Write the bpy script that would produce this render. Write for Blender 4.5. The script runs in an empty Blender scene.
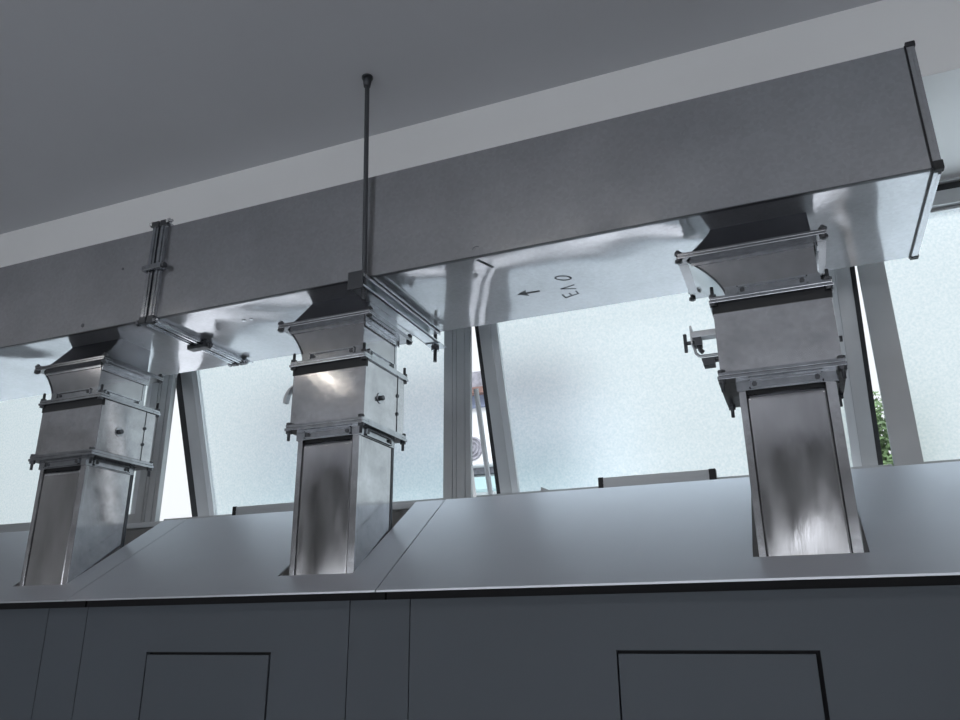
import bpy, bmesh, math, random
from mathutils import Vector, Matrix
random.seed(7)
scene = bpy.context.scene
C = scene.collection
H = 1.6                                   # eye height; all z below are given from eye level

# ------------------------------------------------------------------ materials
def mat(name, col, rough=0.5, metal=0.0, spec=0.5, var=0.0, vscale=3.0, bump=0.0, bscale=20.0, bdist=0.01,
        wave=0.0, wscale=1.2, rvar=0.0, stretch=(1, 1, 1), speck=0.0, haze=0.0):
    m = bpy.data.materials.new(name); m.use_nodes = True
    nt = m.node_tree; N = nt.nodes; L = nt.links
    b = N['Principled BSDF']
    b.inputs['Base Color'].default_value = (*col, 1)
    b.inputs['Roughness'].default_value = rough
    b.inputs['Metallic'].default_value = metal
    b.inputs['Specular IOR Level'].default_value = spec
    tc = N.new('ShaderNodeTexCoord'); mp = N.new('ShaderNodeMapping')
    mp.inputs['Scale'].default_value = stretch
    L.new(tc.outputs['Object'], mp.inputs['Vector'])
    def noise(scale, detail=4, vec=None):
        n = N.new('ShaderNodeTexNoise'); n.inputs['Scale'].default_value = scale; n.inputs['Detail'].default_value = detail
        L.new((vec or mp).outputs[0 if vec is None else 'Vector'], n.inputs['Vector']); return n
    if var > 0:
        n = noise(vscale, 6); r = N.new('ShaderNodeValToRGB')
        r.color_ramp.elements[0].position = 0.3; r.color_ramp.elements[1].position = 0.7
        r.color_ramp.elements[0].color = (*[c * (1 - var) for c in col], 1)
        r.color_ramp.elements[1].color = (*[min(1, c * (1 + var)) for c in col], 1)
        L.new(n.outputs['Fac'], r.inputs['Fac']); out = r.outputs['Color']
        if speck > 0:
            v = N.new('ShaderNodeTexVoronoi'); v.inputs['Scale'].default_value = 90
            L.new(tc.outputs['Object'], v.inputs['Vector'])
            mx = N.new('ShaderNodeMix'); mx.data_type = 'RGBA'; mx.blend_type = 'MULTIPLY'
            mx.inputs['Factor'].default_value = speck
            g = N.new('ShaderNodeRGBToBW'); L.new(v.outputs['Color'], g.inputs['Color'])
            L.new(out, mx.inputs['A']); L.new(g.outputs['Val'], mx.inputs['B']); out = mx.outputs['Result']
        L.new(out, b.inputs['Base Color'])
    if rvar > 0:
        n = noise(vscale * 2.3, 5); mr = N.new('ShaderNodeMapRange')
        mr.inputs['From Min'].default_value = 0.3; mr.inputs['From Max'].default_value = 0.7
        mr.inputs['To Min'].default_value = max(0.02, rough - rvar); mr.inputs['To Max'].default_value = rough + rvar
        L.new(n.outputs['Fac'], mr.inputs['Value']); L.new(mr.outputs['Result'], b.inputs['Roughness'])
    prev = None
    if wave > 0:
        n = N.new('ShaderNodeTexNoise'); n.inputs['Scale'].default_value = wscale; n.inputs['Detail'].default_value = 1.0
        L.new(tc.outputs['Object'], n.inputs['Vector'])
        bp = N.new('ShaderNodeBump'); bp.inputs['Strength'].default_value = 1.0; bp.inputs['Distance'].default_value = wave
        L.new(n.outputs['Fac'], bp.inputs['Height']); prev = bp
    if bump > 0:
        n = noise(bscale, 3); bp = N.new('ShaderNodeBump')
        bp.inputs['Strength'].default_value = bump; bp.inputs['Distance'].default_value = bdist
        L.new(n.outputs['Fac'], bp.inputs['Height'])
        if prev: L.new(prev.outputs['Normal'], bp.inputs['Normal'])
        prev = bp
    if prev: L.new(prev.outputs['Normal'], b.inputs['Normal'])
    if haze > 0:                              # dull zinc bloom over the polished sheet: a second, rougher lobe
        b2 = N.new('ShaderNodeBsdfPrincipled'); b2.inputs['Metallic'].default_value = metal; b2.inputs['Roughness'].default_value = 0.55
        b2.inputs['Base Color'].default_value = (*col, 1)
        if b.inputs['Base Color'].links: L.new(b.inputs['Base Color'].links[0].from_socket, b2.inputs['Base Color'])
        if prev: L.new(prev.outputs['Normal'], b2.inputs['Normal'])
        ms = N.new('ShaderNodeMixShader'); ms.inputs[0].default_value = haze
        L.new(b.outputs[0], ms.inputs[1]); L.new(b2.outputs[0], ms.inputs[2]); L.new(ms.outputs[0], N['Material Output'].inputs['Surface'])
    return m

def emit(name, col, strength, speck=0.0):
    m = bpy.data.materials.new(name); m.use_nodes = True
    nt = m.node_tree; N = nt.nodes; L = nt.links; b = N['Principled BSDF']
    b.inputs['Base Color'].default_value = (0.25, 0.27, 0.28, 1); b.inputs['Roughness'].default_value = 0.35
    b.inputs['Emission Color'].default_value = (*col, 1); b.inputs['Emission Strength'].default_value = strength
    if speck > 0:
        tc = N.new('ShaderNodeTexCoord'); n = N.new('ShaderNodeTexNoise'); n.inputs['Scale'].default_value = 55; n.inputs['Detail'].default_value = 4
        L.new(tc.outputs['Object'], n.inputs['Vector'])
        r = N.new('ShaderNodeValToRGB'); e = r.color_ramp.elements
        e[0].position = 0.32; e[1].position = 0.72
        e[0].color = (*[c * (1 - speck) for c in col], 1); e[1].color = (*[c * (1 + speck * 0.6) for c in col], 1)
        L.new(n.outputs['Fac'], r.inputs['Fac']); L.new(r.outputs['Color'], b.inputs['Emission Color'])
    return m

M = {}
M['duct'] = mat('galvanised_duct_sheet', (0.49, 0.495, 0.52), 0.08, 1.0, var=0.07, vscale=4, rvar=0.05, wave=0.016, wscale=2.0, bump=0.06, bscale=60, bdist=0.002, speck=0.10, haze=0.5)
M['branch'] = mat('galvanised_branch_sheet', (0.62, 0.62, 0.64), 0.11, 1.0, var=0.22, vscale=9, rvar=0.04, haze=0.22, wave=0.0005, wscale=4.0, bump=0.04, bscale=70, bdist=0.002, speck=0.12)
M['riser'] = mat('polished_riser_sheet', (0.64, 0.63, 0.64), 0.13, 1.0, var=0.2, vscale=8, rvar=0.05, bump=0.05, bscale=80, bdist=0.002, stretch=(1, 1, 0.3))
M['zinc'] = mat('zinc_plated_hardware', (0.42, 0.435, 0.46), 0.20, 1.0, var=0.15, vscale=30)
M['boot'] = mat('shade_darkened_boot_sheet', (0.44, 0.44, 0.455), 0.14, 1.0, var=0.2, vscale=8, haze=0.15)  # branch sheet darkened: the dim ceiling reflected in the boots is put into the colour
M['collar'] = mat('shade_darkened_collar_sheet', (0.27, 0.275, 0.29), 0.2, 1.0, var=0.1, vscale=7)  # dark base stands in for dark reflections on the collars and top flanges
M['strut'] = mat('galvanised_strut', (0.58, 0.60, 0.63), 0.38, 1.0, var=0.10, vscale=20)
M['darksteel'] = mat('dark_oxidised_steel', (0.10, 0.105, 0.115), 0.45, 0.8)
M['black'] = mat('black_plastic', (0.012, 0.013, 0.016), 0.5)
M['ink'] = mat('black_marker_ink', (0.03, 0.035, 0.045), 0.6)
M['panel'] = mat('silver_grey_cover_sheet', (0.55, 0.565, 0.605), 0.34, 0.6, spec=0.5, var=0.04, vscale=2, bump=0.03, bscale=150, bdist=0.001)
M['front'] = mat('dark_grey_front_laminate', (0.088, 0.100, 0.116), 0.5, 0.0, spec=0.25, var=0.04, vscale=2, bump=0.03, bscale=150, bdist=0.001)
M['gap'] = mat('dark_cabinet_interior', (0.01, 0.01, 0.012), 0.8)
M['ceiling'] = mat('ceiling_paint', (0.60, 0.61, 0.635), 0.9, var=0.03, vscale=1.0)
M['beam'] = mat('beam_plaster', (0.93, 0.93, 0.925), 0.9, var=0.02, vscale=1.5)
M['wall'] = mat('wall_paint', (0.40, 0.395, 0.39), 0.9, var=0.02)
M['floor'] = mat('floor_vinyl', (0.58, 0.58, 0.59), 0.6, var=0.08, vscale=2)
M['alu'] = mat('anodised_aluminium', (0.48, 0.49, 0.50), 0.42, 0.55, var=0.05, vscale=6)
M['alu_light'] = mat('pale_aluminium', (0.62, 0.64, 0.66), 0.45, 0.3)
M['gasket'] = mat('black_rubber_gasket', (0.02, 0.021, 0.024), 0.6)
def frosted():
    m = bpy.data.materials.new('frosted_glass'); m.use_nodes = True
    nt = m.node_tree; N = nt.nodes; L = nt.links; N.remove(N['Principled BSDF'])
    out = N['Material Output']
    rf = N.new('ShaderNodeBsdfRefraction'); rf.inputs['Roughness'].default_value = .62; rf.inputs['IOR'].default_value = 1.12
    gl = N.new('ShaderNodeBsdfGlossy'); gl.inputs['Roughness'].default_value = .35; gl.inputs['Color'].default_value = (.9, .93, .95, 1)
    mx = N.new('ShaderNodeMixShader'); mx.inputs[0].default_value = .06
    tc = N.new('ShaderNodeTexCoord'); n = N.new('ShaderNodeTexNoise'); n.inputs['Scale'].default_value = 95; n.inputs['Detail'].default_value = 3
    L.new(tc.outputs['Object'], n.inputs['Vector'])
    r = N.new('ShaderNodeValToRGB'); e = r.color_ramp.elements; e[0].position = .33; e[1].position = .70
    e[0].color = (.81, .875, .89, 1); e[1].color = (.975, 1.0, 1.0, 1)
    L.new(n.outputs['Fac'], r.inputs['Fac']); L.new(r.outputs['Color'], rf.inputs['Color'])
    L.new(rf.outputs[0], mx.inputs[1]); L.new(gl.outputs[0], mx.inputs[2]); L.new(mx.outputs[0], out.inputs['Surface'])
    return m
M['pane'] = frosted()
M['rearpane'] = emit('rear_daylit_glass', (0.90, 0.94, 1.0), 3.2, 0.0)
M['tube'] = emit('fluorescent_tube', (1.0, 0.92, 0.80), 13.0)
M['diffuser'] = emit('fill_light_glow', (1.0, .97, .93), 7.0)  # glow of the added fill panels
M['lampwhite'] = mat('white_lamp_housing', (0.75, 0.75, 0.74), 0.5)
M['facade'] = mat('pale_render', (0.62, 0.63, 0.64), 0.9)
M['redbrown'] = mat('red_brown_coping', (0.17, 0.10, 0.085), 0.8)
M['bluegrey'] = mat('blue_grey_cladding', (0.16, 0.19, 0.27), 0.8)
M['greyband'] = mat('grey_louvre_band', (0.24, 0.24, 0.27), 0.8, var=0.3, vscale=12)
M['leaf'] = mat('tree_foliage', (0.10, 0.16, 0.07), 0.8, var=0.5, vscale=6)
M['bark'] = mat('tree_bark', (0.12, 0.09, 0.07), 0.9)
M['ground'] = mat('outdoor_paving', (0.74, 0.74, 0.73), 0.9)
M['teal'] = mat('pale_teal_awning', (0.34, 0.48, 0.49), 0.8)

# ------------------------------------------------------------------ mesh builder
class MB:
    def __init__(s): s.bm = bmesh.new()
    def box(s, x0, x1, y0, y1, z0, z1, rot=None, bevel=0.0):
        vs = [s.bm.verts.new((x, y, z)) for x in (x0, x1) for y in (y0, y1) for z in (z0, z1)]
        fs = [(0, 1, 3, 2), (4, 6, 7, 5), (0, 4, 5, 1), (2, 3, 7, 6), (0, 2, 6, 4), (1, 5, 7, 3)]
        faces = [s.bm.faces.new([vs[i] for i in f]) for f in fs]
        if rot is not None:
            for v in vs: v.co = rot @ v.co
        if bevel > 0:
            es = list({e for f in faces for e in f.edges})
            bmesh.ops.bevel(s.bm, geom=es, offset=bevel, segments=2, affect='EDGES', profile=0.6)
        return s
    def tube(s, p0, p1, r, n=14, r1=None):
        p0 = Vector(p0); p1 = Vector(p1); d = (p1 - p0).normalized()
        a = d.orthogonal().normalized(); b = d.cross(a); r1 = r if r1 is None else r1
        A = []; B = []
        for i in range(n):
            t = 2 * math.pi * i / n; o = a * math.cos(t) + b * math.sin(t)
            A.append(s.bm.verts.new(p0 + o * r)); B.append(s.bm.verts.new(p1 + o * r1))
        for i in range(n):
            j = (i + 1) % n; f = s.bm.faces.new((A[i], A[j], B[j], B[i])); f.smooth = n > 8
        s.bm.faces.new(A[::-1]); s.bm.faces.new(B); return s
    def path(s, pts, r, n=8):
        for a, b in zip(pts[:-1], pts[1:]): s.tube(a, b, r, n)
        return s
    def thread(s, p0, p1, r, pitch=0.004, depth=0.0012, n=10):
        p0 = Vector(p0); p1 = Vector(p1); L = (p1 - p0).length; k = max(2, int(L / pitch) * 2)
        d = (p1 - p0).normalized(); a = d.orthogonal().normalized(); b = d.cross(a); prev = None; first = None
        for j in range(k + 1):
            c = p0 + (p1 - p0) * (j / k); rr = r - (depth if j % 2 else 0)
            ring = [s.bm.verts.new(c + (a * math.cos(2 * math.pi * i / n) + b * math.sin(2 * math.pi * i / n)) * rr) for i in range(n)]
            if prev:
                for i in range(n): s.bm.faces.new((prev[i], prev[(i + 1) % n], ring[(i + 1) % n], ring[i]))
            else: first = ring
            prev = ring
        s.bm.faces.new(first[::-1]); s.bm.faces.new(prev); return s
    def prism(s, pts, vec):
        vec = Vector(vec)
        A = [s.bm.verts.new(p) for p in pts]; B = [s.bm.verts.new(Vector(p) + vec) for p in pts]
        n = len(A)
        for i in range(n): s.bm.faces.new((A[i], A[(i + 1) % n], B[(i + 1) % n], B[i]))
        s.bm.faces.new(A[::-1]); s.bm.faces.new(B); return s
    def loft(s, rings, cap=True, smooth=False):
        R = [[s.bm.verts.new(p) for p in r] for r in rings]; n = len(R[0])
        for a, b in zip(R[:-1], R[1:]):
            for i in range(n):
                f = s.bm.faces.new((a[i], a[(i + 1) % n], b[(i + 1) % n], b[i])); f.smooth = smooth
        if cap: s.bm.faces.new(R[0][::-1]); s.bm.faces.new(R[-1])
        return s
    def slab_grid(s, x0, x1, z0, z1, y, th, fn, nx=28, nz=44):
        F = [[s.bm.verts.new((x0 + (x1 - x0) * i / nx, y + fn(i / nx, j / nz), z0 + (z1 - z0) * j / nz)) for i in range(nx + 1)] for j in range(nz + 1)]
        for j in range(nz):
            for i in range(nx):
                f = s.bm.faces.new((F[j][i], F[j][i + 1], F[j + 1][i + 1], F[j + 1][i])); f.smooth = True
        bk = [s.bm.verts.new((x, y + th, z)) for x, z in ((x0, z0), (x1, z0), (x1, z1), (x0, z1))]
        s.bm.faces.new(bk)
        s.bm.faces.new(F[0] [::-1] + [bk[0], bk[1]][::1]); s.bm.faces.new(F[nz] + [bk[2], bk[3]])
        s.bm.faces.new([F[j][0] for j in range(nz + 1)] + [bk[3], bk[0]])
        s.bm.faces.new([F[j][nx] for j in range(nz + 1)][::-1] + [bk[1], bk[2]]); return s
    def build(s, name, m, parent=None, recalc=True):
        if recalc: bmesh.ops.recalc_face_normals(s.bm, faces=s.bm.faces[:])
        me = bpy.data.meshes.new(name); 
        base = Vector((0, 0, 0)) if parent is None else WORLD.get(parent.name, Vector((0, 0, 0)))
        for v in s.bm.verts: v.co.z += H; v.co -= base
        s.bm.to_mesh(me); s.bm.free(); me.materials.append(M[m] if isinstance(m, str) else m)
        o = bpy.data.objects.new(name, me); C.objects.link(o)
        if parent is not None:
            o.parent = parent; WORLD[o.name] = base
        else: WORLD[o.name] = Vector((0, 0, 0))
        return o
WORLD = {}

def thing(name, label, cat, loc, group=None, kind=None):
    o = bpy.data.objects.new(name, None); C.objects.link(o); o.empty_display_size = 0.1
    o.location = (loc[0], loc[1], loc[2] + H); WORLD[o.name] = Vector(o.location)
    if kind: o['kind'] = kind
    if label: o['label'] = label; o['category'] = cat
    if group: o['group'] = group
    return o
def tag(o, label, cat, group=None, kind=None):
    o['label'] = label; o['category'] = cat
    if group: o['group'] = group
    if kind: o['kind'] = kind
    return o
def struct(o): o['kind'] = 'structure'; return o

# ------------------------------------------------------------------ room shell
XL, XR, YB, YW = -6.93, 4.1, -5.0, 3.36
ZC, ZF = 2.04, -H
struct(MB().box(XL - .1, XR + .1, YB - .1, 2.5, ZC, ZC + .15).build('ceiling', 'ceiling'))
struct(MB().box(XL - .1, XR + .1, YB - .1, 3.5, ZF - .1, ZF).build('floor', 'floor'))
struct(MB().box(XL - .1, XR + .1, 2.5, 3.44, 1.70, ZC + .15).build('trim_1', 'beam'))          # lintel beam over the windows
struct(MB().box(XL - .1, XR + .1, 3.2, 3.44, ZF, 0.52).build('wall_back', 'wall'))
struct(MB().box(XL - .1, XL, YB, 3.44, ZF, ZC).build('wall_left', 'wall'))
struct(MB().box(XR, XR + .1, YB, 3.44, ZF, ZC).build('wall_right', 'wall'))
m = MB()
m.box(XL, XR, YB - .1, YB, ZF, -1.1).box(XL, XR, YB - .1, YB, .66, ZC)
rear = []
x = XL
while x < XR - 0.5:
    m.box(x, x + .35, YB - .1, YB, -1.1, .66); rear.append((x + .35, min(x + 2.2, XR))); x += 2.2
m.build('wall_front', 'wall')['kind'] = 'structure'
struct(MB().box(XL, XR, 3.16, 3.30, 0.52, 0.548, bevel=.004).build('trim_2', 'alu_light'))      # window sill board

# rear windows, seen only as reflections in the metal
nwin = 0
for i, (a, b) in enumerate(rear):
    w = thing('window_%d' % (11 + i), None, None, ((a + b) / 2, YB, -1.1), kind='structure')
    f = MB()
    for (x0, x1) in ((a, a + .05), (b - .05, b), ((a + b) / 2 - .03, (a + b) / 2 + .03)): f.box(x0, x1, YB - .06, YB - .005, -1.1, .66)
    f.box(a, b, YB - .06, YB - .005, -1.1, -1.05).box(a, b, YB - .06, YB - .005, .61, .66)
    f.build('window_frame', 'alu', w)
    MB().box(a + .04, b - .04, YB - .05, YB - .04, -1.06, .62).build('glass_pane', 'rearpane', w)

# mullions between the windows
mull = [(-6.90, -6.76), (-5.09, -4.95), (-3.281, -3.141), (-1.473, -1.336), (0.355, 0.452), (2.165, 2.305), (3.97, 4.10)]
for i, (a, b) in enumerate(mull):
    k = MB().box(a, b, 3.2, 3.222, .545, 1.70, bevel=.002).box(a + .02, b - .025, 3.222, 3.258, .545, 1.70)
    if b - a > .1:
        k.box(a + .044, a + .047, 3.1965, 3.2, .545, 1.70).box(a + .064, a + .067, 3.1965, 3.2, .545, 1.70).box(b - .03, b - .027, 3.1965, 3.2, .545, 1.70)
    struct(k.build('trim_%d' % (3 + i), 'alu'))

# windows
TH = math.atan2(0.345, 1.0)
HY, HZ = 3.192, 1.59
for i in range(len(mull) - 1):
    a = mull[i][1]; b = mull[i + 1][0]
    w = thing('window_%d' % (i + 1), None, None, ((a + b) / 2, 3.3, .548), kind='structure')
    MB().box(mull[i][0], mull[i + 1][1], 3.235, 3.33, 1.592, 1.655, bevel=.003).box(a, b, 3.29, 3.335, 1.655, 1.675).build('head_frame', 'alu', w)
    MB().box(a, b, 3.25, 3.30, 1.655, 1.69).build('head_gasket', 'gasket', w)
    MB().box(a, b, 3.235, 3.25, 1.69, 1.70).build('head_trim', 'alu_light', w)
    MB().box(a, b, 3.26, 3.33, .548, .575, bevel=.003).build('sill_frame', 'alu', w)
    opened = i in (2, 3)
    fixed = i >= 4
    if i == 2: x0, x1 = -3.195, -1.462
    elif i == 3: x0, x1 = -1.338, .353
    else: x0, x1 = a - .01, b + .01
    th = TH if opened else 0.0
    hy = HY if opened else 3.262
    T = Matrix.Translation((0, hy, HZ)) @ Matrix.Rotation(th, 4, 'X')
    def loc(bx, x0_, x1_, y0_, y1_, s0, s1, bev=0): bx.box(x0_, x1_, y0_, y1_, -s1, -s0, rot=T, bevel=bev)
    LN = 1.10 if opened else (1.045 if fixed else 1.025)
    sw = .010 if fixed else (.080 if i == 2 else .060)
    gk = 0.0 if fixed else (.045 if i == 2 else .020)
    rh = .012 if fixed else .05
    gr, sr = (.0, .03) if i == 2 else (gk, sw)
    s = MB()
    loc(s, x0 + gk, x0 + gk + sw, 0, .05, .0, LN, .003); loc(s, x1 - gr - sr, x1 - gr, 0, .05, .0, LN, .003)
    loc(s, x0 + gk, x1 - gr, 0, .05, 0, rh); loc(s, x0 + gk, x1 - gr, 0, .05, LN - rh, LN)
    sash = s.build('sash_frame', 'alu', w)
    if not fixed:
        s = MB(); loc(s, x0, x0 + gk, .004, .04, 0, LN); loc(s, x1 - max(gr, .004), x1 - .001, .004, .04, 0, LN); s.build('sash_gasket', 'gasket', sash)
        s = MB(); loc(s, x0 + gk + sw, x0 + gk + sw + .034, .002, .03, .05, LN - .05); loc(s, x1 - gr - sr - (.006 if i == 2 else .034), x1 - gr - sr, .002, .03, .05, LN - .05)
        s.build('glazing_bead', 'alu_light', sash)
    s = MB(); loc(s, x0 + gk + sw, x1 - gr - sr, .018, .026, rh - .004, LN - rh + .004); s.build('glass_pane', 'pane', sash)
    if opened:
        if i == 3: MB().tube((x0 + .004, 3.262, 1.08), (x0 + .014, 3.43, .55), .013, 8).build('stay_arm', 'alu_light', w)
        else: MB().tube((-3.222, 3.225, 1.245), (-3.130, 3.225, 1.405), .008, 8).build('stay_arm', 'alu_light', w)

# ------------------------------------------------------------------ outdoors
MBg = MB().box(-30, 30, 3.6, 40, -4.2, -4.0).build('ground', 'ground'); MBg['kind'] = 'structure'
bd = thing('building', 'pale building seen through the gap beside the middle window mullion', 'building', (-5, 12, -4))
MB().box(-9.5, -3.0, 12.0, 16, -4, 4.1).build('facade_wall', 'facade', bd)
MB().box(-9.5, -3.0, 11.9, 12.0, 3.93, 4.25).build('louvre_band', 'greyband', bd)
MB().box(-9.6, -2.9, 11.8, 12.0, 3.83, 3.94).build('coping', 'redbrown', bd)
MB().box(-9.5, -3.0, 11.94, 12.0, 3.62, 3.83).build('cladding_band', 'bluegrey', bd)
MB().box(-9.5, -3.0, 11.9, 12.0, 2.45, 3.06).build('balcony_recess', 'greyband', bd)
MB().box(-9.5, -3.0, 11.7, 12.0, 2.16, 2.36).build('awning', 'teal', bd)
ac = thing('air_conditioner', 'pale air conditioner unit with round grille on the building outside', 'air conditioner', (-4.75, 11.7, 2.5))
MB().box(-5.15, -4.45, 11.62, 11.9, 2.55, 3.05, bevel=.02).build('casing', 'facade', ac)
m = MB()
for r in (.06, .12, .18):
    pts = [(-4.83 + r * math.cos(t * math.pi / 10), 11.60, 2.82 + r * math.sin(t * math.pi / 10)) for t in range(21)]
    m.path(pts, .012, 6)
m.tube((-4.83, 11.615, 2.82), (-4.83, 11.61, 2.82), .2, 24)
m.build('fan_grille', 'greyband', ac)
tr = thing('tree', 'green tree seen through the gap beside the right window mullion', 'tree', (1.3, 12.5, -4))
m = MB(); m.tube((1.3, 12.5, -4), (1.3, 12.5, 1.6), .14, 10, .08); m.build('trunk', 'bark', tr)
m = MB()
for k in range(1500):
    u = random.uniform(0, 2 * math.pi); zz = random.uniform(-1, 1); rr = (random.random() ** .45)
    c = Vector((1.3 + .38 * rr * math.sqrt(1 - zz * zz) * math.cos(u), 12.5 + .38 * rr * math.sqrt(1 - zz * zz) * math.sin(u), 2.35 + .95 * rr * zz))
    a = Vector((random.gauss(0, 1), random.gauss(0, 1), random.gauss(0, 1))).normalized() * .06; b = a.orthogonal().normalized() * .03
    m.bm.faces.new([m.bm.verts.new(c + a), m.bm.verts.new(c + b), m.bm.verts.new(c - a), m.bm.verts.new(c - b)])
m.build('foliage', 'leaf', tr, recalc=False)

# ------------------------------------------------------------------ main air duct (two flanged sections)
DY0, DY1, DZ0, DZ1 = 2.2, 2.796, 1.1976, 1.6115
XJ = -2.318
def duct_section(label, x0, x1):
    t = thing('air_duct', label, 'duct', ((x0 + x1) / 2, (DY0 + DY1) / 2, DZ0), 'rectangular air duct sections')
    MB().box(x0, x1, DY0, DY1, DZ0, DZ1, bevel=.002).build('duct_casing', 'duct', t)
    MB().box(x0, x1, DY0 - .0018, DY0 + .012, DZ0 - .0022, DZ0 + .0012).build('seam_lip', 'darksteel', t)
    return t
ductL = duct_section('left section of the galvanised air duct, running out of the frame at left', -5.6, XJ)
ductR = duct_section('long right section of the galvanised air duct with flanged end', XJ, .490)
def frame_flange(parent, xa, xb, out=.018, name='flange_frame'):
    m = MB()
    y0, y1, z0, z1 = DY0, DY1, DZ0, DZ1
    m.box(xa, xb, y0 - out, y0, z0 - .0, z1 + .0, bevel=.002)
    m.box(xa, xb, y0, y1 - .03, z0 - out, z0, bevel=.002)
    m.box(xa, xb, y1, y1 + out, z0, z1, bevel=.002)
    m.box(xa, xb, y0, y1, z1, z1 + out, bevel=.002)
    mid = (xa + xb) / 2
    m.box(mid - .004, mid + .004, y0 - out - .004, y0 - out, z0, z1); m.box(mid - .004, mid + .004, y0, y1 - .03, z0 - out - .004, z0 - out)
    return m.build(name, 'zinc', parent)
frame_flange(ductL, XJ - .036, XJ - .005); frame_flange(ductR, XJ + .005, XJ + .036)
for (p, xa, xb) in ((ductL, XJ - .038, XJ - .003), (ductR, XJ + .003, XJ + .038)):
    for (y, z) in ((DY0 - .009, DZ1 + .010), (DY0 - .009, DZ0 - .009), (DY1 - .045, DZ0 - .010), (DY1 + .012, DZ1 + .012)):
        MB().box(xa, xb, y - .014, y + .014, z - .014, z + .014, bevel=.004).build('corner_piece', 'darksteel', p)
for (y, z) in ((DY0 - .014, DZ1 + .016), (DY0 - .014, DZ0 - .016), (DY1 - .045, DZ0 - .014)):
    MB().tube((XJ - .056, y, z), (XJ + .062, y, z), .006).tube((XJ - .05, y, z), (XJ - .038, y, z), .013, 6).tube((XJ + .038, y, z), (XJ + .05, y, z), .013, 6).build('corner_bolt', 'zinc', ductR)
# clamps squeezing the joint
def clamp(label, cy, cz, vertical):
    t = thing('flange_clamp', label, 'clamp', (XJ, cy, cz), 'clamps on the duct joint')
    m = MB()
    if vertical:   # on the front face: jaws wrap in y
        y = DY0 - .018
        m.box(XJ - .05, XJ - .037, y - .012, y + .018, cz - .013, cz + .013, bevel=.003)
        m.box(XJ + .037, XJ + .05, y - .012, y + .018, cz - .013, cz + .013, bevel=.003)
        m.box(XJ - .05, XJ + .05, y - .016, y - .003, cz - .012, cz + .012, bevel=.004); m.build('clamp_body', 'zinc', t)
        MB().tube((XJ + .048, y - .004, cz), (XJ + .068, y - .004, cz), .007).tube((XJ + .054, y - .004, cz), (XJ + .063, y - .004, cz), .013, 6).build('clamp_screw', 'darksteel', t)
    else:
        z = DZ0 - .018
        m.box(XJ - .05, XJ - .037, cy - .02, cy + .02, z - .012, z + .018, bevel=.003)
        m.box(XJ + .037, XJ + .05, cy - .02, cy + .02, z - .012, z + .018, bevel=.003)
        m.box(XJ - .05, XJ + .05, cy - .02, cy + .02, z - .016, z - .003, bevel=.004); m.build('clamp_body', 'darksteel', t)
        MB().tube((XJ + .048, cy, z - .004), (XJ + .068, cy, z - .004), .007).tube((XJ + .054, cy, z - .004), (XJ + .063, cy, z - .004), .013, 6).build('clamp_screw', 'darksteel', t)
clamp('small steel clamp across the duct joint, halfway up the front face', 0, 1.418, True)
clamp('small dark clamp across the duct joint on the underside', 2.49, 1.17, False)
# end flange of the right section
m = MB()
xa, xb = .476, .488
m.box(xa, xb, DY0 - .006, DY0, DZ0, DZ1, bevel=.0015).box(xa, xb, DY0, DY1, DZ0 - .006, DZ0, bevel=.0015)
m.box(xb, xb + .009, DY0 - .006, DY0 + .03, DZ0 - .006, DZ1 + .006).box(xb, xb + .009, DY0, DY1, DZ0 - .006, DZ0 + .03)
m.box(xb, xb + .009, DY1 - .03, DY1 + .006, DZ0, DZ1).box(xb, xb + .009, DY0, DY1, DZ1 - .03, DZ1 + .006)
m.build('end_flange', 'duct', ductR)
MB().box(xa - .005, xa, DY0 - .004, DY0 - .0005, DZ0, DZ1).box(xa - .005, xa, DY0, DY1, DZ0 - .004, DZ0 - .0005).build('flange_joint', 'black', ductR)
for (y0, y1, z0, z1) in ((DY0 - .009, DY0 + .012, DZ1 - .008, DZ1 + .010), (DY0 - .010, DY0 + .014, DZ0 - .010, DZ0 + .018), (DY1 - .02, DY1 + .008, DZ0 - .008, DZ0 + .012)):
    MB().box(xb - .014, xb + .013, y0, y1, z0, z1, bevel=.004).build('corner_piece', 'gasket', ductR)
# holes, rivets and marker on the duct
for (x, z, r) in ((-2.509, 1.457, .006), (-2.688, 1.228, .009)):
    MB().tube((x, DY0 + .002, z), (x, DY0 - .002, z), r, 12).build('plug', 'darksteel', ductL)
m = MB()
for k in range(8):
    a0 = math.radians(30 + k * 20); a1 = math.radians(50 + k * 20)
    m.path([(-.895 + .012 * math.cos(a0), DY0 - .0004, 1.226 + .008 * math.sin(a0)), (-.895 + .012 * math.cos(a1), DY0 - .0004, 1.226 + .008 * math.sin(a1))], .0012, 6)
m.build('scratch_mark', 'darksteel', ductR)
ZU = DZ0 - .0008
for xx in (-1.98, -1.945): MB().tube((xx, 2.36, DZ0 + .002), (xx, 2.36, DZ0 - .003), .007, 12).build('rivet', 'zinc', ductR)
def stroke(m, pts, w):
    for a, b in zip(pts[:-1], pts[1:]):
        a = Vector(a); b = Vector(b); d = (b - a).normalized(); n = Vector((-d.y, d.x)) * w / 2; e = d * w * .35
        q = [a - e + n, b + e + n, b + e - n, a - e - n]
        m.prism([(p.x, p.y, ZU) for p in q], (0, 0, .0006))
m = MB()
E_ = [(-.716, 2.628), (-.7125, 2.657), (-.657, 2.640), (-.660, 2.612)]
stroke(m, E_, .006); stroke(m, [(-.685, 2.648), (-.688, 2.622)], .006); m.build('marker_letter', 'ink', ductR); m = MB()
stroke(m, [(-.652, 2.556), (-.706, 2.573), (-.655, 2.592)], .006); m.build('marker_letter', 'ink', ductR); m = MB()
oc = Vector((-.672, 2.484)); pts = []
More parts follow.
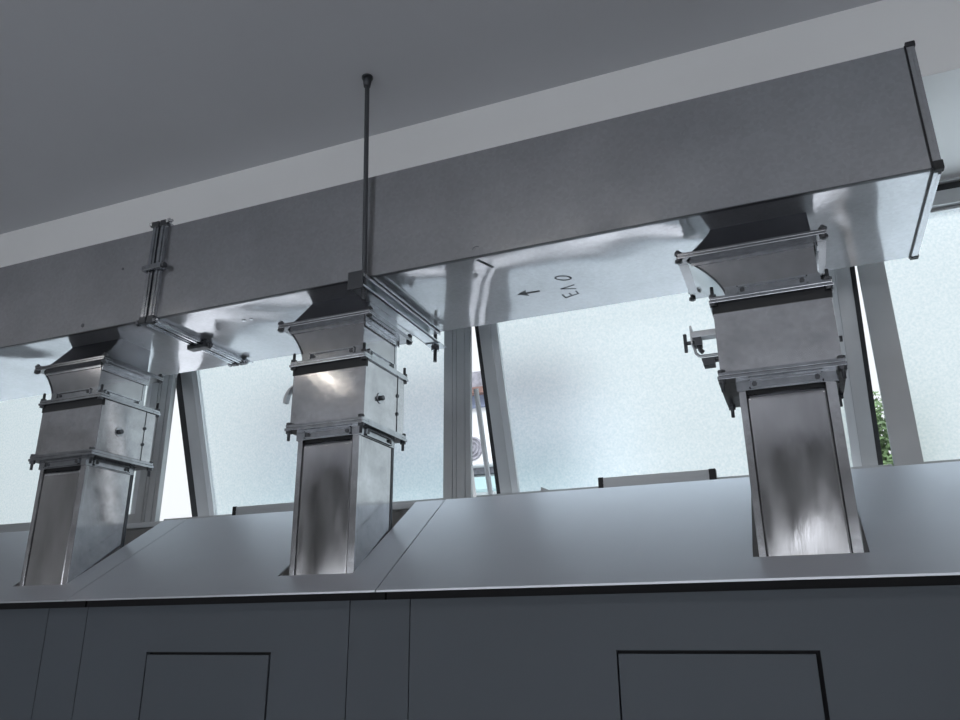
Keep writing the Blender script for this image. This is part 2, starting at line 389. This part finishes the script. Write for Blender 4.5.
for k in range(21):
    t = 2 * math.pi * k / 20; pts.append((oc.x + .026 * math.cos(t) + .004 * math.sin(t), oc.y + .020 * math.sin(t) + .006 * math.cos(t)))
stroke(m, pts, .006)
m.build('marker_letter', 'ink', ductR)
m = MB()
stroke(m, [(-.838, 2.5575), (-.788, 2.559)], .011)
m.prism([(-.872, 2.557, ZU), (-.830, 2.529, ZU), (-.838, 2.557, ZU), (-.834, 2.587, ZU)], (0, 0, .0006))
m.build('marker_arrow', 'ink', ductR)
m = MB(); stroke(m, [(-.900, 2.232), (-.887, 2.262), (-.874, 2.300)], .012); m.build('sealant_smear', 'ink', ductR)

# ------------------------------------------------------------------ trapeze hanger (rail + two threaded rods)
hg = thing('trapeze_hanger', 'steel hanger rail under the duct hung from a threaded ceiling rod', 'hanger', (-1.335, 2.5, 1.135))
m = MB(); xa, xb, zt = -1.362, -1.306, 1.1965
m.box(xa, xa + .004, 2.155, 2.80, zt - .054, zt).box(xa, xb, 2.155, 2.80, zt - .004, zt).box(xa, xb, 2.155, 2.80, zt - .054, zt - .05)
m.box(xb - .004, xb, 2.155, 2.80, zt - .012, zt).box(xb - .004, xb, 2.155, 2.80, zt - .054, zt - .044); m.build('rail', 'strut', hg)
MB().box(xa - .003, xb + .001, 2.148, 2.155, zt - .062, zt + .006, bevel=.002).build('end_plate', 'darksteel', hg)
rodx = -1.316
MB().thread((rodx, 2.183, 1.10), (-1.330, 2.160, ZC - .004), .0095, pitch=.008, depth=.001).build('threaded_rod', 'darksteel', hg)
MB().tube((-1.330, 2.160, ZC - .045), (-1.330, 2.160, ZC - .002), .013, 12, .019).tube((-1.33, 2.16, ZC - .006), (-1.33, 2.16, ZC), .022, 20).build('ceiling_anchor', 'darksteel', hg)
MB().tube((rodx - .005, 2.170, zt - .012), (rodx - .005, 2.170, zt + .004), .017, 6).build('nut', 'zinc', hg)
ry = 2.818; rx = -1.338
MB().thread((rx, ry, 1.075), (rx, ry, 1.70), .0085, pitch=.008, depth=.001).build('threaded_rod', 'darksteel', hg)
MB().tube((rx, ry, zt - .072), (rx, ry, zt - .058), .018, 6).build('nut', 'zinc', hg)
MB().box(xa + .002, xb + .012, ry - .05, ry + .022, zt - .0585, zt - .0545).build('washer', 'zinc', hg)

# ------------------------------------------------------------------ branch ducts
def ring4(x0, x1, y0, y1, z): return [(x0, y0, z), (x1, y0, z), (x1, y1, z), (x0, y1, z)]
def flange_ring(m, x0, x1, y0, y1, z0, z1, w):
    m.box(x0, x1, y0, y0 + w, z0, z1, bevel=.0015).box(x0, x1, y1 - w, y1, z0, z1, bevel=.0015)
    m.box(x0, x0 + w, y0 + w, y1 - w, z0, z1).box(x1 - w, x1, y0 + w, y1 - w, z0, z1)
def branch(label, xl, xr, bl, br, tl, tr, dent, handle):
    y0, y1 = 2.247, 2.4915
    t = thing('branch_duct', label, 'duct', ((xl + xr) / 2, (y0 + y1) / 2, -.15), 'branch ducts under the main duct')
    # lower riser
    zt = .668; zb = -.15
    MB().box(xl + .001, xr - .001, y0 + .016, y1, zb, zt).build('riser_casing', 'branch', t)
    sl, sr = .019, .027
    MB().slab_grid(xl + sl + .0022, xr - sr - .0022, zb, zt - .045, y0 + .002, .004, dent).build('riser_front_sheet', 'riser', t)
    for (a, b) in ((xl, xl + sl), (xr - sr, xr)):
        MB().box(a, b, y0 - .001, y0 + .016, zb, zt, bevel=.002).build('corner_profile', 'branch', t)
    MB().box(xl + sl - .002, xl + sl + .006, y0 + .012, y0 + .017, zb, zt).box(xr - sr - .006, xr - sr + .002, y0 + .012, y0 + .017, zb, zt).box(xl + sl, xr - sr, y0 + .012, y0 + .017, zt - .044, zt).build('recess_joint', 'black', t)
    MB().box(xr - .001, xr + .0015, y1 - .012, y1 + .002, zb, zt).build('rear_seam', 'darksteel', t)
    # low flange + web
    def flange(z0, z1, fx0, fx1, fy0, fy1, inx0, inx1, up):
        fl = MB(); zm = (z0 + z1) / 2
        flange_ring(fl, fx0, fx1, fy0, fy1, z0, zm - .0008, .045); flange_ring(fl, fx0 + .003, fx1 - .003, fy0 + .003, fy1 - .003, zm + .0008, z1, .045)
        f = fl.build('flange', 'zinc', t)
        wz0, wz1 = (z1, z1 + .034) if up else (z0 - .034, z0)
        wb = MB(); e = .004
        wb.box(inx0 - e, inx1 + e, y0 - e - .002, y0, wz0, wz1).box(inx1, inx1 + e, y0, y1, wz0, wz1).box(inx0 - e, inx0, y0, y1, wz0, wz1)
        # raised rim of the long slot pressed into the web
        for (za, zb_) in ((wz0 + .004, wz0 + .008), (wz1 - .008, wz1 - .004)):
            wb.box(inx0 + .03, inx1 - .03, y0 - e - .008, y0 - e, za, zb_); wb.box(inx1 + e, inx1 + e + .006, y0 + .03, y1 - .03, za, zb_)
        for xx in (inx0 + .03, inx1 - .034): wb.box(xx, xx + .004, y0 - e - .008, y0 - e, wz0 + .004, wz1 - .004)
        for yy in (y0 + .03, y1 - .034): wb.box(inx1 + e, inx1 + e + .006, yy, yy + .004, wz0 + .004, wz1 - .004)
        wb.build('flange_web', 'zinc', f)
        for xx in (inx0 + .045, inx1 - .045): MB().tube((xx, y0 - e - .007, (wz0 + wz1) / 2), (xx, y0 - e, (wz0 + wz1) / 2), .007, 10).build('web_screw', 'darksteel', f)
        for yy in (y0 + .045, y1 - .045): MB().tube((inx1 + e + .006, yy, (wz0 + wz1) / 2), (inx1 + e, yy, (wz0 + wz1) / 2), .007, 10).build('web_screw', 'darksteel', f)
        for xx in (fx0 + .012, fx1 - .012):
            for yy in (fy0 + .012, fy1 - .012):
                b = MB()
                if up: b.tube((xx, yy, z0 - .008), (xx, yy, z1 + .034), .0055, 10).tube((xx, yy, z1), (xx, yy, z1 + .009), .011, 6).tube((xx, yy, z0 - .008), (xx, yy, z0), .011, 6)
                else: b.tube((xx, yy, z0 - .034), (xx, yy, z1 + .008), .0055, 10).tube((xx, yy, z0 - .009), (xx, yy, z0), .011, 6).tube((xx, yy, z1), (xx, yy, z1 + .008), .011, 6)
                b.build('corner_bolt', 'darksteel', t)
        return f
    flange(.668, .690, bl - .008, br + .008, 2.217, 2.548, xl, xr, False)
    # damper box
    b0, b1 = .690, .905
    MB().box(bl, br, 2.237, 2.53, b0, b1, bevel=.003).build('damper_box', 'branch', t)
    MB().box(bl - .0015, br + .0015, 2.2345, 2.25, b1 - .028, b1).build('box_gasket', 'gasket', t)
    m = MB().box(br, br + .002, 2.474, 2.476, b0, b1)
    for z in (.76, .83): m.tube((br - .001, 2.475, z), (br + .004, 2.475, z), .007, 10)
    m.build('box_seam', 'darksteel', t)
    MB().tube((br, 2.344, .786), (br + .016, 2.344, .786), .009, 12).build('damper_shaft', 'darksteel', t)
    MB().tube((br, 2.344, .786), (br + .003, 2.344, .786), .02, 16).build('shaft_washer', 'zinc', t)
    flange(.905, .925, bl - .008, br + .008, 2.217, 2.548, xl, xr, True)
    # take-off boot, left flank flared
    z0, z1 = .925, 1.066; n = 14; rings = []
    for k in range(n + 1):
        u = k / n; x = xl + (tl - xl) * (u ** 1.7)
        rings.append(ring4(x, xr + (.004 if u > .9 else 0), y0, y1, z0 + (z1 - z0) * u))
    MB().loft(rings).build('takeoff_boot', 'boot', t)
    MB().box(xr, xr + .0018, y1 - .012, y1 + .001, z0, z1).build('boot_seam', 'zinc', t)
    pts = [(r[0][0] - .001, y0 - .001, r[0][2]) for r in rings]
    MB().path(pts, .003, 6).build('boot_edge', 'darksteel', t)
    # top flange
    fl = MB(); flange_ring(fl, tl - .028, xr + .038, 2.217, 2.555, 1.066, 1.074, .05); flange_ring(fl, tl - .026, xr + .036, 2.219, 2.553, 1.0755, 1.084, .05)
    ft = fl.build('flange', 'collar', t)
    wb = MB().box(xr + .004, xr + .008, y0, y1 + .01, 1.034, 1.066)
    for za in (1.038, 1.058): wb.box(xr + .008, xr + .014, y0 + .03, y1 - .03, za, za + .004)
    wb.box(tl + .01, xr, y0 - .004, y0, 1.046, 1.066); wb.build('flange_web', 'zinc', ft)
    for xx in (tl - .024, xr + .03):
        for yy in (2.23, 2.54):
            MB().tube((xx, yy, 1.055), (xx, yy, 1.098), .006, 10).tube((xx, yy, 1.084), (xx, yy, 1.092), .012, 6).tube((xx, yy, 1.058), (xx, yy, 1.066), .012, 6).build('corner_bolt', 'darksteel', t)
    # collar between flange and main duct
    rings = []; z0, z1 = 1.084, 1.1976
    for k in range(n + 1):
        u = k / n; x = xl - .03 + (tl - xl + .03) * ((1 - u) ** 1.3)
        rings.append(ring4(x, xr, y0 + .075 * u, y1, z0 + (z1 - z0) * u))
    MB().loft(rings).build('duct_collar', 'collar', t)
    # damper handle on the left side of the box
    if handle == 'arc':
        m = MB(); pts = []
        cy, cz = 2.36, .785
        for k in range(9):
            a = math.radians(8 + k * 10); pts.append((bl - .116 * math.cos(a) ** .55, cy, .80 + .092 * math.sin(a) ** .8))
        for p, q in zip(pts[:-1], pts[1:]):
            m.prism([(p[0] - .006, cy - .012, p[2]), (p[0] + .006, cy - .012, p[2]), (q[0] + .006, cy - .012, q[2]), (q[0] - .006, cy - .012, q[2])], (0, .024, 0))
        m.box(bl - .02, bl + .002, cy - .02, cy + .02, .87, .9); m.build('damper_quadrant', 'strut', t)
    else:
        y = 2.347
        m = MB().box(bl - .078, bl + .001, y - .02, y + .02, .846, .866, bevel=.002).box(bl - .082, bl - .076, y - .02, y + .02, .825, .886, bevel=.001)
        m.path([(bl - .076, y, .83), (bl - .072, y, .80), (bl - .062, y, .789), (bl + .003, y, .789)], .0045); m.build('quadrant_bracket', 'strut', t)
        MB().box(bl - .072, bl - .05, y - .018, y + .018, .82, .852, bevel=.002).path([(bl - .06, y, .824), (bl - .057, y, .808), (bl - .05, y, .80)], .007).build('lock_block', 'darksteel', t)
        MB().tube((bl - .105, y, .836), (bl - .07, y, .836), .006).tube((bl - .10, y, .807), (bl - .10, y, .866), .0055, 8).build('wing_screw', 'darksteel', t)
        MB().box(bl - .055, bl + .0, y - .02, y + .02, .770, .776).box(bl - .052, bl - .018, y - .02, y + .02, .752, .772, bevel=.002).build('stop_block', 'darksteel', t)
    return t
def dent1(u, v): return .0035 * math.sin(math.pi * u) * (math.sin(2.6 * math.pi * v + .4)) * (.4 + .6 * v) - .001 * math.sin(2 * math.pi * u)
def dent2(u, v): return .0012 * math.sin(math.pi * u) * math.cos(3 * math.pi * v) + .0006 * math.sin(3 * math.pi * u)
def dent3(u, v):
    w = math.sin(math.pi * u)
    return -.003 * w * math.exp(-((v - .8) / .3) ** 2) + .0026 * w * math.exp(-((v - .42) / .14) ** 2)
branch('left branch duct, short galvanised riser nearest the left edge', -2.847, -2.597, -2.882, -2.552, -2.925, 0, dent1, 'arc')
branch('middle branch duct beside the hanger rail, with curved damper handle', -1.597, -1.349, -1.630, -1.330, -1.672, 0, dent2, 'arc')
branch('right branch duct with bracketed damper handle and dented shiny front', -.109, .146, -.153, .171, -.212, 0, dent3, 'bracket')

# ------------------------------------------------------------------ cabinets under the risers
SL = .685
def sz(y): return .1793 + SL * (y - 2.247)
YL, YT = 2.1553, 2.660
tn = Vector((0, -SL, 1)).normalized() * .010
def slope_panel(parent, x0, x1, slot):
    g = .002; sk = lambda x: .028 if abs(x + 2.457) < .01 else 0.0       # the left seam runs slightly askew
    x0t, x1t, x0, x1 = x0 + sk(x0) + g, x1 + sk(x1) - g, x0 - sk(x0) + g, x1 - sk(x1) - g
    pts = [(x0, YL), (x1, YL), (x1t, YT)]
    if slot:
        (s0, s1, s0t, s1t) = slot
        pts += [(s1t, YT), (s1, 2.243), (s0, 2.243), (s0t, YT)]
    pts += [(x0t, YT)]
    m = MB(); m.prism([(x, y, sz(y)) for x, y in pts], (0, 0, -.006))
    return m.build('sloped_cover', 'panel', parent)
def cabinet(label, x0, x1, f0, f1, hatch, slot):
    t = thing('extraction_cabinet', label, 'cabinet', ((x0 + x1) / 2, 2.45, -H), 'grey cabinets in a row under the duct')
    slope_panel(t, x0, x1, slot)
    zt = .090; zb = -H + .08; g = .002
    m = MB()
    if hatch:
        (h0, h1, hz, hb, gr) = hatch
        m.box(f0 + g, h0, 2.2, 2.218, zb, zt).box(h1, f1 - g, 2.2, 2.218, zb, zt).box(h0, h1, 2.2, 2.218, hz, zt).box(h0, h1, 2.2, 2.218, zb, hb)
    else: m.box(f0 + g, f1 - g, 2.2, 2.218, zb, zt)
    m.build('front_panel', 'front', t)
    if hatch:
        MB().box(h0 + .005, h1 - gr, 2.2, 2.216, hb + .004, hz - .009, bevel=.001).build('hatch_door', 'front', t)
    MB().box(x0 + .004, x1 - .004, 2.222, 2.23, -H, .155).box(x0 + .004, x1 - .004, 2.62, 2.64, -H, .15).box(x0 + .004, x0 + .016, 2.23, 2.62, -H, .13).box(x1 - .016, x1 - .004, 2.23, 2.62, -H, .13).box(x0 + .004, x1 - .004, 2.2, 2.64, -H, -H + .06).build('carcass', 'gap', t)
    return t
cabinet('left grey cabinet, running out of the frame at left', -4.6, -2.457, -4.5, -2.612, None, (-2.882, -2.602, -2.885, -2.562))
cabinet('middle grey cabinet with hatch and slotted sloped cover', -2.457, -1.215, -2.420, -1.3285, (-2.123, -1.6115, -.061, -.75, .008), (-1.638, -1.352, -1.638, -1.337))
cabinet('right grey cabinet with wide hatch below the dented riser', -1.215, 2.2, -1.1195, 2.1, (-.4985, .008, -.055, -.75, .011), (-.125, .158, -.125, .158))
def filler(label, f0, f1):
    o = MB().box(f0 + .0015, f1 - .0015, 2.2, 2.2195, -H + .08, .090).build('filler_panel', 'front')
    tag(o, label, 'panel', 'filler panels between cabinets')
filler('narrow grey filler panel between left and middle cabinets', -2.612, -2.420)
filler('narrow grey filler panel between middle and right cabinets', -1.3285, -1.1195)

# ------------------------------------------------------------------ window actuators on the sill
def actuator(label, x0, x1):
    t = thing('window_actuator', label, 'window opener', ((x0 + x1) / 2, 3.17, .548), 'window openers on the sill')
    MB().box(x0 + .02, x1 - .025, 3.165, 3.20, .549, .592, bevel=.003).box(x0 + .02, x1 - .025, 3.163, 3.165, .568, .570).build('housing', 'alu_light', t)
    for (a, b) in ((x0, x0 + .022), (x1 - .027, x1)): MB().box(a, b, 3.163, 3.202, .548, .594, bevel=.003).build('end_cap', 'black', t)
actuator('slim grey window opener with black ends behind the middle branch duct', -2.613, -2.12)
actuator('slim grey window opener with black ends left of the right branch duct', -.749, -.276)
m = MB().prism([(-1.005, 3.185, .548), (-.94, 3.185, .548), (-1.005, 3.185, .578)], (0, .012, 0))
tag(m.build('sill_bracket', 'alu'), 'tiny pointed metal bracket on sill left of right window opener', 'bracket')

# ------------------------------------------------------------------ ceiling tube lamp behind the viewer, added fill panels overhead
def lamp(label, x, y0, y1, flip=False):
    t = thing('overhead_light', label, 'lamp', (x, (y0 + y1) / 2, ZC - .09), 'fluorescent ceiling lamps')
    MB().box(x - .06, x + .06, y0, y1, ZC - .05, ZC, bevel=.005).build('lamp_housing', 'lampwhite', t)
    MB().tube((x, y0 + .02, ZC - .075), (x, y1 - .02, ZC - .075), .010, 12).build('lamp_tube', 'tube', t)
for (x, y) in ((-3.445, -1.0),):
    lamp('fluorescent tube lamp on the ceiling behind the viewer', x, y, y + .58)

def fill_light_panel(label, x, y):  # unseen panel added to brighten the room and sloped covers
    t = thing('overhead_light', label, 'lamp', (x, y, ZC - .09), 'fill light panels added overhead')
    MB().box(x - .62, x + .62, y - .15, y + .15, ZC - .06, ZC, bevel=.005).build('lamp_housing', 'lampwhite', t)
    MB().box(x - .59, x + .59, y - .12, y + .12, ZC - .064, ZC - .06).build('fill_diffuser', 'diffuser', t)
for (x, y) in ((-4.3, .36), (-1.05, .36), (1.3, .36)):
    fill_light_panel('flat white fill light panel added overhead, out of view', x, y)

# ------------------------------------------------------------------ sky, camera, view
w = bpy.data.worlds.new('sky'); scene.world = w; w.use_nodes = True
bg = w.node_tree.nodes['Background']; bg.inputs['Color'].default_value = (.86, .94, 1, 1); bg.inputs['Strength'].default_value = 1.0
_n = w.node_tree; _tc = _n.nodes.new('ShaderNodeTexCoord'); _sp = _n.nodes.new('ShaderNodeSeparateXYZ'); _rp = _n.nodes.new('ShaderNodeValToRGB')
_n.links.new(_tc.outputs['Generated'], _sp.inputs[0]); _n.links.new(_sp.outputs['Z'], _rp.inputs['Fac']); _n.links.new(_rp.outputs['Color'], bg.inputs['Color'])
_e = _rp.color_ramp.elements
_e[0].position = 0.0; _e[0].color = (.92, .955, .985, 1); _e[1].position = 1.0; _e[1].color = (4.6, 4.9, 5.4, 1)
_k = _rp.color_ramp.elements.new(.45); _k.color = (1.02, 1.065, 1.11, 1); _k = _rp.color_ramp.elements.new(.7); _k.color = (3.2, 3.42, 3.75, 1)
sun = bpy.data.objects.new('sun', bpy.data.lights.new('sun', 'SUN')); C.objects.link(sun)
sun.data.energy = 1.8; sun.data.angle = .1; sun.rotation_euler = (math.radians(40), 0, math.radians(10))
cam = bpy.data.objects.new('camera', bpy.data.cameras.new('camera')); C.objects.link(cam)
yaw, pitch, roll = .3822, .3342, -.0096
fwd = Vector((-math.sin(yaw) * math.cos(pitch), math.cos(yaw) * math.cos(pitch), math.sin(pitch)))
right = Vector((math.cos(yaw), math.sin(yaw), 0)); up = right.cross(fwd)
r2 = right * math.cos(roll) + up * math.sin(roll); u2 = -right * math.sin(roll) + up * math.cos(roll)
mw = Matrix((r2, u2, -fwd)).transposed().to_4x4(); mw.translation = (0, 0, H)
cam.matrix_world = mw
cam.data.sensor_width = 36; cam.data.lens = 777.2 / 960 * 36; cam.data.clip_start = .05
scene.camera = cam
scene.view_settings.view_transform = 'Standard'; scene.view_settings.look = 'None'
scene.view_settings.exposure = 0.0; scene.view_settings.gamma = 1.0; scene.view_settings.use_curve_mapping = False
scene.cycles.use_denoising = True
scene.cycles.max_bounces = 10; scene.cycles.diffuse_bounces = 5; scene.cycles.glossy_bounces = 5
